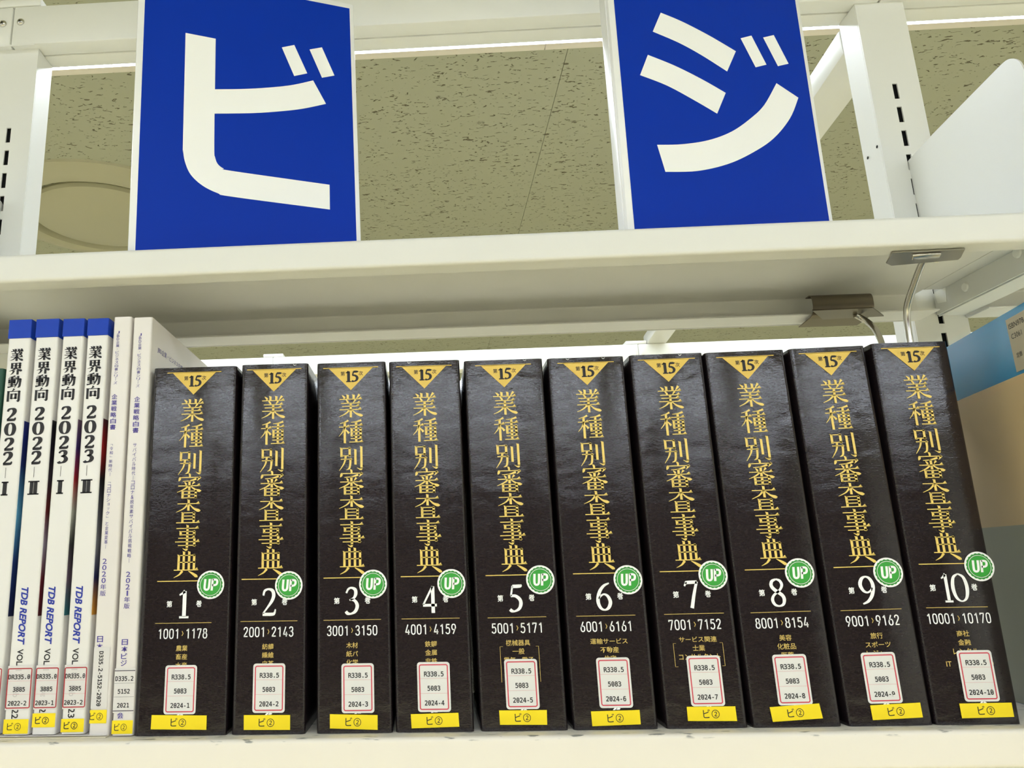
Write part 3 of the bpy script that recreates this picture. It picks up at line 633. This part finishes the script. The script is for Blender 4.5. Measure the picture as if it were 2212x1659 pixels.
    # bare paper at chipped top edges; one mark paints a soft highlight
    for cu_ in {1: (15.5,), 4: (16,), 5: (-13, 13), 6: (10,), 3: (-11,)}.get(bi, ()):
        Ink().brush([(cu_-1.4, h*1000-.7, .25), (cu_-.3, h*1000-1.5, .45), (cu_+1.0, h*1000-.8, .2)]).build('chip_and_highlight', M_['label'], t, .0002)
    # sticker
    s = Ink().disc(st[0], st[1], 9.75, 48).build('round_sticker', M_['white_ink'], t, .0003)
    Ink().disc(st[0], st[1], 8.2, 160, sc=20, amp=.06).build('scalloped_rosette', M_['green_dk'], s, .00042)
    Ink().disc(st[0], st[1], 7.0, 60).build('green_disc', M_['green'], s, .00052)
    Ink().ring(st[0], st[1], 7.15, 7.45).up(st[0]+.1, st[1]+.1).build('sticker_print', M_['white_ink'], s, .00062)
    # call number label
    lu, lv = lb; hw, hh = 11.1, 15.9
    s = Ink().rrect(lu-hw, lu+hw, lv-hh, lv+hh, 2.0).build('call_number_label', M_['label'], t, .0003)
    Ink().rframe(lu-hw+1.25, lu+hw-1.25, lv-hh+1.3, lv+hh-1.4, 1.5, .75).build('label_border', M_['red_ink'], s, .0004)
    Ink().rect(lu-hw+2, lu+hw-2, lv+5.2, lv+5.35).rect(lu-hw+2, lu+hw-2, lv-4.2, lv-4.05).build('label_rules', M_['pink_ink'], s, .0004)
    c = Ink().text('R338.5', lu+.2, lv+8.2, 3.3, 13.3, MONO, .02).text('5083', lu, lv-.9, 3.3, 8.7, MONO, .02)
    c.text('2024-'+vol, lu+.2, lv-10.2, 3.3, 13.2 if vol != '10' else 15.4, MONO, .02)
    c.build('label_text', M_['ink'], s, .0004)
    # yellow tape
    s = Ink().poly(ye).build('yellow_tape', M_['yellow'], t, .0005)
    cu_ = sum(p[0] for p in ye)/4; cv_ = sum(p[1] for p in ye)/4; a = math.atan2(ye[1][1]-ye[0][1], ye[1][0]-ye[0][0])
    Ink().text('ビ②', cu_-.3, cv_, 5.6, 10.6, rot=a, bold=.004).build('tape_text', M_['ink'], s, .0006)
# ================================================================== WHITE REPORT VOLUMES AT LEFT
MAGS = [
 (-.3085, .0190, .2995, -.004, '2022', 'I', 'II', '2022-1', 'navy', (12.0, 2.9), '22'),
 (-.2869, .0191, .2992, -.004, '2022', 'II', 'II', '2022-2', 'black', (12.3, 3.0), '22'),
 (-.2676, .0178, .2986, .0008, '2023', 'I', 'I', '2023-1', 'violet', (15.9, 6.9), '2'),
 (-.2472, .0176, .2981, -.0035, '2023', 'II', 'II', '2023-2', 'grey', (12.1, 3.6), '23'),
]
MLAB = ['slim white blue-topped volume at the left photo edge, next to the green book',
        'slim white blue-topped volume second from left, navy picture edge beside it, year 2022 part two',
        'slim white blue-topped volume third from left, year 2023 part one, yellow tape placed highest',
        'slim white blue-topped volume dated 2023 part two, right against the off-white yearbooks']
def photo_mat(nm, cols):
    m = bpy.data.materials.new(nm); m.use_nodes = True; n = m.node_tree.nodes; l = m.node_tree.links; p = n['Principled BSDF']; p.inputs['Roughness'].default_value = .3
    g = n.new('ShaderNodeTexCoord'); sx = n.new('ShaderNodeSeparateXYZ'); l.new(g.outputs['Object'], sx.inputs[0])
    mr = n.new('ShaderNodeMapRange'); mr.inputs[1].default_value = .08; mr.inputs[2].default_value = .222; l.new(sx.outputs['Z'], mr.inputs[0])
    cr = n.new('ShaderNodeValToRGB'); e = cr.color_ramp.elements
    e[0].position = 0; e[0].color = (*srgb(*cols[0]), 1); e[1].position = 1; e[1].color = (*srgb(*cols[-1]), 1)
    for i in range(1, len(cols)-1):
        q = e.new(i/(len(cols)-1)); q.color = (*srgb(*cols[i]), 1)
    l.new(mr.outputs[0], cr.inputs[0]); l.new(cr.outputs[0], p.inputs['Base Color']); return m
PH = {'navy': photo_mat('blue_cover_photo', [(10, 20, 70), (20, 50, 120), (90, 160, 200), (10, 30, 100), (14, 30, 120)]),
      'black': photo_mat('dark_cover_photo', [(90, 20, 30), (110, 30, 40), (150, 140, 160), (110, 30, 30), (60, 50, 60), (20, 10, 30), (8, 8, 8)]),
      'violet': photo_mat('mixed_cover_photo', [(40, 110, 120), (110, 90, 110), (60, 60, 60), (180, 180, 170), (170, 30, 40), (60, 40, 110), (120, 90, 110)]),
      'grey': photo_mat('street_cover_photo', [(210, 150, 50), (20, 30, 90), (130, 130, 140), (90, 90, 100), (20, 20, 20), (170, 30, 30), (20, 20, 30)])}
for mi, (xc, wd, h, lean, yr, num, _, call, ph, yl, tail) in enumerate(MAGS):
    wd -= .0014; xc -= .0007
    t = empty('report_volume', (xc, 0, .0022), (0, lean, 0), label=MLAB[mi], cat='book', group='white yearbooks with blue bands')
    book_body(t, wd, h, .21, M_['magwhite'], M_['pages'], corner=.0016, board=.0007, spine=.0009)
    hw = wd*500; top = h*1000
    # blue band wraps spine and side
    MB().box(-hw/1000-.0001, hw/1000+.0001, -.0004, .0, (286.5-2)/1000, (top)/1000).box(hw/1000, hw/1000+.00025, 0, .209, .2845, top/1000).build('blue_band', M_['magblue'], t, bevel=.0001, segs=1)
    MB().box(hw/1000, hw/1000+.0002, .0012, .205, .078, .2195).build('cover_photo', PH[ph], t)
    c = Ink(); cu_ = -1.3
    for ch, a, b in (('業', 276.3, 266.2), ('界', 265.2, 255.4), ('動', 254.8, 245.0), ('向', 244.6, 234.4)):
        mincho(c, ch, cu_+.6, (a+b)/2, 10.6, a-b, 17, 5.2, 1.5)
    for ch, a, b in zip(yr, (229.5, 218.4, 206.8, 196.2), (219.7, 208.3, 197.2, 186.4)):
        digit(c, ch, cu_+.3, (a+b)/2, 7.4, (a-b)*.96, 26, 5.5)
    c.rect(cu_-.45, cu_-.15, 176.7, 184.4)
    digit(c, 'I' if num == 'I' else 'H', cu_+.1, 168.9, 7.8 if num == 'I' else 8.2, 9.6, 24 if num == 'I' else 20, 6)
    c.build('title_print', M_['ink'], t, .00012); c = Ink(); 
    c.text('VOL.', cu_+.1, 50.2, 4.4, 11.6, rot=-math.pi/2, bold=.02)
    c.build('volume_print', M_['ink'], t, .00012); c = Ink()
    c.text(tail, cu_-.2, 13.6+(2 if mi == 2 else 0), 4.6, 6.4 if len(tail) > 1 else 3.2, rot=-math.pi/2, bold=.014)
    c.build('month_print', M_['ink'], t, .00012)
    Ink().text('TDB REPORT', cu_, 79.0, 5.2, 39.0, rot=-math.pi/2, bold=.034, shear=.28).build('report_print', M_['blue_ink'], t, .00012)
    l0, l1 = 17.0, 43.4
    s = Ink().rect(-hw+.1, hw-.1, l0-.9, l1+1.6).build('call_number_label', M_['film'], t, .0003)
    Ink().text('17' if mi < 3 else '18', cu_+.2, 39.6, 4.4, 5.6, rot=-math.pi/2, bold=.014).text('Feb' if mi != 2 else 'Aug', cu_-.4, 28.0, 4.6, 7.2, rot=-math.pi/2, bold=.014).build('ghost_print', M_['ghost_ink'], s, .00036)
    Ink().rframe(-hw+.15, hw-.15, l0, l1, 1.2, .7).build('label_border', M_['red_dark'], s, .0004)
    Ink().rect(-hw+.8, hw-.8, 34.8, 34.95).rect(-hw+.8, hw-.8, 26.0, 26.15).build('label_rules', M_['pink_ink'], s, .0004)
    Ink().text('DR335.0', -.2, 37.6, 3.2, min(2*hw-2.2, 15.4), MONO, .02).text('3885', .2, 29.4, 3.1, 8.6, MONO, .02).text(call, -.4, 20.4, 3.1, 13.0, MONO, .02).build('label_text', M_['ink'], s, .00045)
    s = Ink().rect(-hw+.1, hw-.1, yl[1]-2.2, yl[0]-2.2).build('yellow_tape', M_['yellow'], t, .0005)
    Ink().text('ビ②', -1.2, (yl[0]+yl[1])/2-2.2, 5.0, 9.6, bold=.012 if mi in (2, 3) else 0).build('tape_text', M_['ink'], s, .0006)
# --- two off-white yearbooks
def tall_text(c, s, u, v0, v1, w, bold=0., hf=.9):
    n = len(s); st = (v0-v1)/n
    for i, ch in enumerate(s):
        v = v0-st*(i+.5)
        if ch == ' ': continue
        if ch in '―ー|': c.rect(u-.09, u+.09, v-st*.42, v+st*.42); continue
        if ch == '・': c.disc(u, v, .2, 8); continue
        if ch in '「」':
            q = 1 if ch == '「' else -1
            c.rect(u-.9, u+.9, v-q*.1, v-q*.1+.18); x = u+.9*q; c.rect(min(x, x-.18*q), max(x, x-.18*q), min(v, v-q*1.0), max(v, v-q*1.0)); continue
        sm = .62 if ch in 'ョッャ' else 1
        if ch in '0123456789JBD&': c.text(ch, u, v, st*hf*.9, w*(.75 if ch != '1' else .25), bold=bold, res=2)
        elif ch == 'と': c.text(ch, u, v, st*hf*.85, w*.8, bold=bold, res=2)
        else: c.text(ch, u+(.3 if sm < 1 else 0), v, st*hf*sm*(.92), w*sm, bold=bold, res=2)
YB = [
 (-.2297, .0138, .3002, -.001, '2020', 'D335.2-5152-2020', -2.6),
 (-.2131, .0147, .2991, -.003, '2021', '', -1.3),
]
for yi, (xc, wd, h, lean, yr, call, cu_) in enumerate(YB):
    t = empty('yearbook', (xc, 0, .0008), (0, lean, 0), label=['off-white yearbook with violet text and a call number strip running vertically, left of the pair', 'off-white yearbook with violet text and boxed call number, touching the first black book'][yi], cat='book', group='off-white yearbooks beside the black set')
    book_body(t, wd, h, .21, M_['creamcover'], M_['pages'], corner=.0018, board=.0006, spine=.0008)
    hw = wd*500; c = Ink()
    if yi == 0:
        tall_text(c, 'JBD企業・ビジネス白書シリーズ', cu_, 289, 246.5, 2.7)
        tall_text(c, '「令和」新時代―', cu_, 202.5, 177, 2.6); tall_text(c, '「コロナショック」', cu_, 174.5, 145.5, 2.6); tall_text(c, 'と企業変革―', cu_, 144.5, 124.8, 2.6)
        d = Ink(); tall_text(d, '企業戦略白書', cu_, 239.5, 211.5, 4.3, .014); d.build('title_print', M_['violet_ink'], t, .00012); d = Ink(); tall_text(d, '2020年版', cu_, 118.5, 91.8, 4.2, .004); d.build('year_print', M_['violet_ink'], t, .00012); d = Ink(); tall_text(d, '日本', cu_-.0, 65.5, 55.5, 4.2, .012)
    else:
        tall_text(c, 'JBD企業・ビジネス白書シリーズ', cu_, 286.5, 243.5, 2.7)
        tall_text(c, 'サバイバル時代―コロナ&脱炭素サバイバル挑戦戦略―', cu_, 201.5, 114.6, 2.7)
        d = Ink(); tall_text(d, '企業戦略白書', cu_, 237, 208.5, 4.5, .014); d.build('title_print', M_['violet_ink'], t, .00012); d = Ink(); tall_text(d, '2021年版', cu_, 109, 82.8, 4.2, .004); d.build('year_print', M_['violet_ink'], t, .00012); d = Ink(); tall_text(d, '会', cu_-.6, 15.5, 10.4, 4.4, .012); d.build('publisher_print', M_['violet_ink'], t, .00012); d = Ink(); tall_text(d, '日本ビジ', cu_, 63, 44.5, 4.4, .012)
    c.build('series_print', M_['violet_ink'], t, .00012); d.build('publisher_print', M_['violet_ink'], t, .00012)
    if yi == 0:
        s = Ink().rect(-6.3, 5.0, 17.6, 57.8).build('call_number_label', M_['film'], t, .0003)
        Ink().text(call, -.9, 37.0, 3.1, 36.0, MONO, .024, rot=-math.pi/2).build('label_text', M_['ink'], s, .0004)
        s = Ink().rect(-6.5, 5.3, 8.1, 16.7).build('yellow_tape', M_['yellow'], t, .0005)
        Ink().text('ビ②', -1.9, 12.6, 5.0, 9.2, bold=.004).build('tape_text', M_['ink'], s, .0006)
    else:
        s = Ink().rect(-hw+.1, hw-.1, 14.6, 43.4).build('call_number_label', M_['film'], t, .0003)
        Ink().rect(-hw+.1, hw-.1, 41.6, 42.1).rect(-hw+.1, hw-.1, 15.6, 16.1).rect(-hw+.3, hw-.3, 33.6, 33.75).rect(-hw+.3, hw-.3, 24.8, 24.95).build('label_rules', M_['grey_ink'], s, .0004)
        Ink().text('D335.2', -.2, 36.7, 3.2, 12.6, MONO, .02).text('5152', -.2, 28.4, 3.1, 8.4, MONO, .02).text('2021', -.2, 19.4, 3.1, 8.4, MONO, .02).build('label_text', M_['ink'], s, .0004)
        s = Ink().rect(-hw+.1, hw-.1, 1.2, 9.8).build('yellow_tape', M_['yellow'], t, .0005)
        Ink().text('ビ②', -1.2, 5.5, 4.8, 8.6, bold=.002).build('tape_text', M_['ink'], s, .0006)
        # title on the wide front cover
        c = Ink(); pl = lambda p, o: (hw/1000+.0001+o, p[0]/1000, p[1]/1000)
        c.text('JBD企業・ビジネス白書', 45, 277, 5.2, 62, res=2).build('cover_print', M_['violet_ink'], t, .0002, pl)
# green book at the far left edge
t = empty('green_book', (-.3390, 0, .0002), label='dark green cloth book, a sliver at the left edge of the lower shelf', cat='book')
book_body(t, .0370, .2630, .19, M_['greenbook'], M_['pages'], corner=.002)
# thin cream folder the slim volumes stand on, bent up beside the 2020 yearbook
t = empty('plastic_folder', (-.28, -.004, 0), label='thin cream folder lying under the slim white volumes, its edge bent up at right', cat='folder')
MB().box(-.04, .0572, 0, .19, .0001, .0007).build('lower_leaf', M_['pages'], t, bevel=.0002, segs=1)
MB().box(-.04, .0566, .003, .19, .0012, .0017).build('upper_leaf', M_['creamcover'], t, bevel=.0001, segs=1)
# ================================================================== BLUE AND BEIGE BOOK AT RIGHT, cover facing left
t = empty('large_book', (.4085, -.045, .0002), (0, 0, math.radians(79.51)), label='large book with blue and beige back cover and price label at right edge', cat='book')
MB().box(.0, .205, -.0190, -.0182, 0, .2735).box(0, .205, -.0008, 0, 0, .2735).box(0, .0008, -.0182, -.0008, 0, .2735).build('cover', M_['cyan'], t)
MB().box(.001, .202, -.0181, -.0009, .001, .272).build('page_block', M_['pages'], t)
pl = lambda p, o: (p[0]/1000, o, p[1]/1000)
Ink().rect(.2, 204.8, 127, 228.2).build('beige_print', M_['beige'], t, .0001, pl)
Ink().rect(.2, 204.8, .2, 127).build('grey_print', M_['greygreen'], t, .0001, pl)
s = Ink().rect(.5, 34, 230.5, 268.5).build('price_label', M_['isbn'], t, .0002, pl)
flip = lambda p, o: (p[0]/1000, o, p[1]/1000)
c = Ink()
for txt, u1, v, ww, hh in (('ISBN978-4-', 31.8, 262.8, 25, 3.8), ('C3061  ¥', 31.0, 255.4, 20, 3.8), ('定価', 29.6, 241.5, 7, 3.6)):
    k = Ink().text(txt, 0, 0, hh, ww, bold=.004); b = len(c.v)
    c.v += [(u1-ww/2-p[0], v+p[1]) for p in k.v]; c.f += [tuple(b+i for i in f) for f in k.f]
c.build('price_text', M_['ink'], s, .0003, flip)
